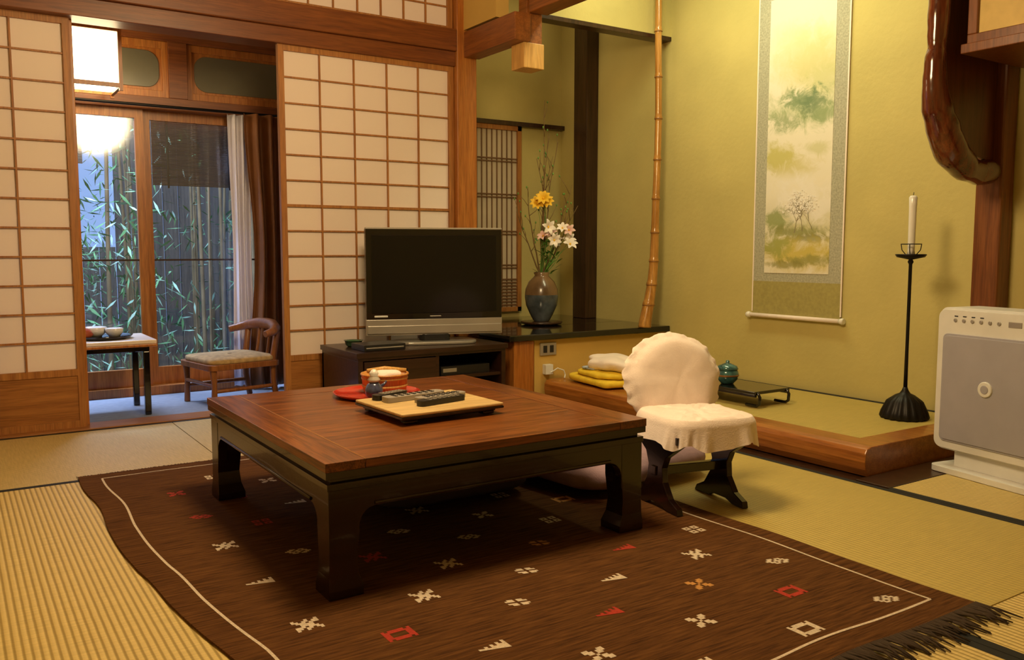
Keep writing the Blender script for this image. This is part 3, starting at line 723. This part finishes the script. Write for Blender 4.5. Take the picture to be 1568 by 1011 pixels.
# curtains
def curtain(name,mat,x0,x1,y,z0,z1,n_,amp):
    b=B(name,[mat])
    def fn(u,v):
        pinch=1-.25*math.sin(v*math.pi)**2
        xm=(x0+x1)/2; x=x0+(x1-x0)*u
        return (xm+(x-xm)*pinch,y+amp*math.sin(u*n_*2*math.pi+.6*math.sin(v*4)),z0+(z1-z0)*v)
    b.grid(fn,n_*14,16,0); return b.done(solid=.002,recalc=False)
curtain('curtain_brown',plain('cloth_brown',(.24,.095,.03),.6,var=.15),1.47,1.88,5.04,.02,1.60,5,.035)
curtain('curtain_sheer',paper('sheer_cloth',(.85,.82,.90)),1.40,1.54,5.12,.02,1.60,3,.02)
b=B('curtain_rod',['iron']); b.tube([(0.0,5.10,1.61),(1.98,5.10,1.61)],.008,0,8); b.done()
# lantern
b=B('hanging_lantern',['post',plain('lantern_paper',(.95,.85,.6),.7,emit=(1,.80,.46),es=8)])
lx,ly,lz=.645,4.88,1.775
h=.135
b.box(lx-h+.008,lx+h-.008,ly-h+.008,ly+h-.008,lz-.13,lz+.13,1)
for sx in(-1,1):
    for sy in (-1,1): b.box(lx+sx*h-.009,lx+sx*h+.009,ly+sy*h-.009,ly+sy*h+.009,lz-.16,lz+.15,0)
for z in (-.135,.135):
    for s_ in (-1,1):
        b.box(lx-h,lx+h,ly+s_*h-.008,ly+s_*h+.008,lz+z-.010,lz+z+.010,0); b.box(lx+s_*h-.008,lx+s_*h+.008,ly-h,ly+h,lz+z-.010,lz+z+.010,0)
b.tube([(lx,ly,lz+.12),(lx,ly,CZ)],.004,0,6)
b.done()
# veranda table
b=B('side_table',[plain('table_white',(.78,.68,.60),.3),'lacq','post'])
b.box(.32,.86,4.52,4.92,.36,.38,0); b.box(.318,.862,4.518,4.922,.345,.36,2)
b.box(.35,.83,4.55,4.89,.32,.345,1)
for x in (.35,.80):
    for y in (4.55,4.86): b.box(x,x+.03,y,y+.03,0.0008,.32,1)
b.done(.004)
b=B('tea_set',['lacq','ceramic',plain('tea_red',(.4,.08,.03),.3)])
b.lathe((.64,4.70,.381),[(.10,0),(.13,.006),(.14,.018),(.13,.016),(.0005,.01)],0,36)
b.lathe((.61,4.72,.392),[(.03,0),(.05,.02),(.055,.045),(.05,.047),(.0005,.02)],1,24)
b.lathe((.69,4.67,.392),[(.025,0),(.04,.02),(.043,.04),(.038,.042),(.0005,.02)],1,24)
b.lathe((.55,4.66,.392),[(.03,0),(.045,.015),(.03,.04),(.008,.05),(.0005,.055)],2,24)
b.done()
# veranda chair
b=B('wooden_chair',[wood('chair_wood',(.22,.075,.022),(.34,.13,.038),'z',.35),plain('seat_cushion',(.46,.32,.15),.9,var=.25,scale=40)])
b.M=Matrix.Translation((1.265,4.715,.0008))@Matrix.Rotation(R(10),4,'Z')
for x,y in ((-.17,-.17),(-.17,.17)): b.tube([(x,y,0),(x+.004,y,.12),(x,y,.215)],[.016,.014,.019],0,12)
for y in (-.16,.16): b.tube([(.19,y,0),(.17,y,.12),(.17,y,.23),(.195,y*1.05,.385)],[.016,.016,.018,.017],0,12)
b.tube([(-.17,-.17,.09),(.17,-.16,.09)],.011,0,8); b.tube([(-.17,.17,.09),(.17,.16,.09)],.011,0,8); b.tube([(-.17,-.17,.12),(-.17,.17,.12)],.011,0,8)
b.prism(rrect(.40,.40,.04),'xy',.20,.23,0)
b.se((0,0,.242),(.19,.19,.022),.5,.3,1,40,12)
b.tube([(.10,-.215,.375),(.15,-.205,.385),(.19,-.16,.40),(.215,-.08,.412),(.22,0,.415),(.215,.08,.412),(.19,.16,.40),(.15,.205,.385),(.10,.215,.375)],[.018,.022,.028,.030,.030,.030,.028,.022,.018],0,12)
for y in (-.06,.06): b.tube([(.185,y,.23),(.20,y,.31),(.212,y,.40)],.009,0,8)
b.done(.003)
# outside
bx('garden_ground',plain('soil',(.10,.12,.10),.95),-8,10,5.36,14,-.35,-.30,bevel=0)
def blind(x0,x1,n_,bars):
    b=B('bamboo_blind',[wood('blind',(.10,.06,.03),(.16,.10,.05),'x',.7),'darkw'])
    for k in range(n_):
        z=1.58-k*.0085; b.box(x0,x1,5.31,5.314,z-.0036,z+.0036,0)
    for x in bars: b.box(x,x+.012,5.307,5.317,1.57-n_*.0085,1.6,1)
    b.done()
blind(1.02,1.95,46,(1.1,1.45,1.85)); blind(.3,.66,34,(.4,.6))
b=B('garden_fence',[wood('fence',(.10,.09,.08),(.18,.15,.12),'z',.9)])
for i in range(70): b.box(-4+i*.14,-4+i*.14+.13,8.6,8.64,-.31,(.85 if i<38 else 2.3),0)
b.done()
b=B('bamboo_grove',[plain('bamboo_stalk',(.20,.15,.08),.5,var=.3),plain('bamboo_leaf',(.10,.26,.10),.5,var=.4,scale=4),plain('bamboo_leaf2',(.24,.42,.30),.5,var=.3,scale=4)])
for i in range(95):
    x=random.uniform(-.6,4.0); y=random.uniform(5.9,8.2); 
    if x<1.4 and random.random()<.75: continue
    lean=random.uniform(-.12,.12); hgt=random.uniform(2.6,3.6); r_=random.uniform(.008,.02)
    pts=[(x+lean*t*t,y,-.31+hgt*t) for t in [k/8 for k in range(9)]]
    b.tube(pts,[r_*(1-.5*k/8) for k in range(9)],0,6)
for cl in range(270):
    c=Vector((random.uniform(-.8,3.6),random.uniform(5.8,8.2),random.uniform(-.1,1.8)))
    if c.x>1.35 and (c.z>1.2 or random.random()<.72): continue
    for k in range(30):
        p=c+Vector((random.gauss(0,.16),random.gauss(0,.12),random.gauss(0,.15)))
        d_=Vector((random.uniform(-1,1),random.uniform(-1,1),random.uniform(-1.2,.1))).normalized(); l=random.uniform(.06,.13)
        s_=d_.cross(Vector((random.uniform(-1,1),random.uniform(-1,1),1))).normalized()*l*.08
        m_=random.choice((1,1,2))
        b.f([b.v(p),b.v(p+d_*l*.4+s_),b.v(p+d_*l),b.v(p+d_*l*.4-s_)],m_)
b.done(recalc=False)
# ceiling pendant lamp
b=B('pendant_lamp',['darkw',plain('lamp_paper',(.9,.82,.65),.7)])
px,py=1.15,2.05
b.lathe((px,py,0),[(.10,2.30),(.28,2.24),(.29,2.24),(.11,2.31),(.10,2.30)],1,32,cap=False); b.lathe((px,py,0),[(.11,2.30),(.11,2.32),(.02,2.33)],0,32); b.tube([(px,py,2.32),(px,py,CZ)],.006,0,6)
b.done()
# ------------------------------------------------------------------ lights
def light(name,typ,loc,energy,col,size=.3,rot=(0,0,0),sy=None):
    l=bpy.data.lights.new(name,typ); l.energy=energy; l.color=col
    if typ=='AREA':
        l.size=size
        if sy: l.shape='RECTANGLE'; l.size_y=sy
    else: l.shadow_soft_size=size
    o=bpy.data.objects.new(name,l); o.location=loc; o.rotation_euler=rot; S.collection.objects.link(o); return o
light('room_lamp_light','POINT',(px,py,1.95),112,(1,.74,.40),.27)
light('tokonoma_light','AREA',(3.05,2.95,2.55),18,(1,.97,.58),.25,(0,R(-12),0),1.2)
light('alcove_front_fill','AREA',(3.15,3.80,2.5),1.2,(1,.85,.5),.2)  # small added fill at the alcove front, no fixture behind it
light('alcove_back_fill','AREA',(3.15,4.5,2.6),2.2,(1,.80,.42),.5)  # added fill that brightens the alcove back wall, without any lamp body
light('sky_through_window','AREA',(.7,5.72,2.0),120,(.66,.76,1),1.6,(R(-48),0,0),.4)
light('garden_fill_light','AREA',(.2,5.5,3.4),230,(.58,.74,1),1.8,(R(35),0,0),.8)  # added fill aimed at the bamboo, extra to the world sky
w=bpy.data.worlds.new('world'); S.world=w; w.use_nodes=True
w.node_tree.nodes['Background'].inputs[0].default_value=(.34,.50,.85,1); w.node_tree.nodes['Background'].inputs[1].default_value=1.2
# ------------------------------------------------------------------ camera
cd=bpy.data.cameras.new('camera'); cd.sensor_width=36; cd.lens=30.26; cd.clip_start=.01
co=bpy.data.objects.new('camera',cd); co.location=(0,0,.82); co.rotation_euler=(R(90-5.29),0,R(-33.3)); S.collection.objects.link(co); S.camera=co
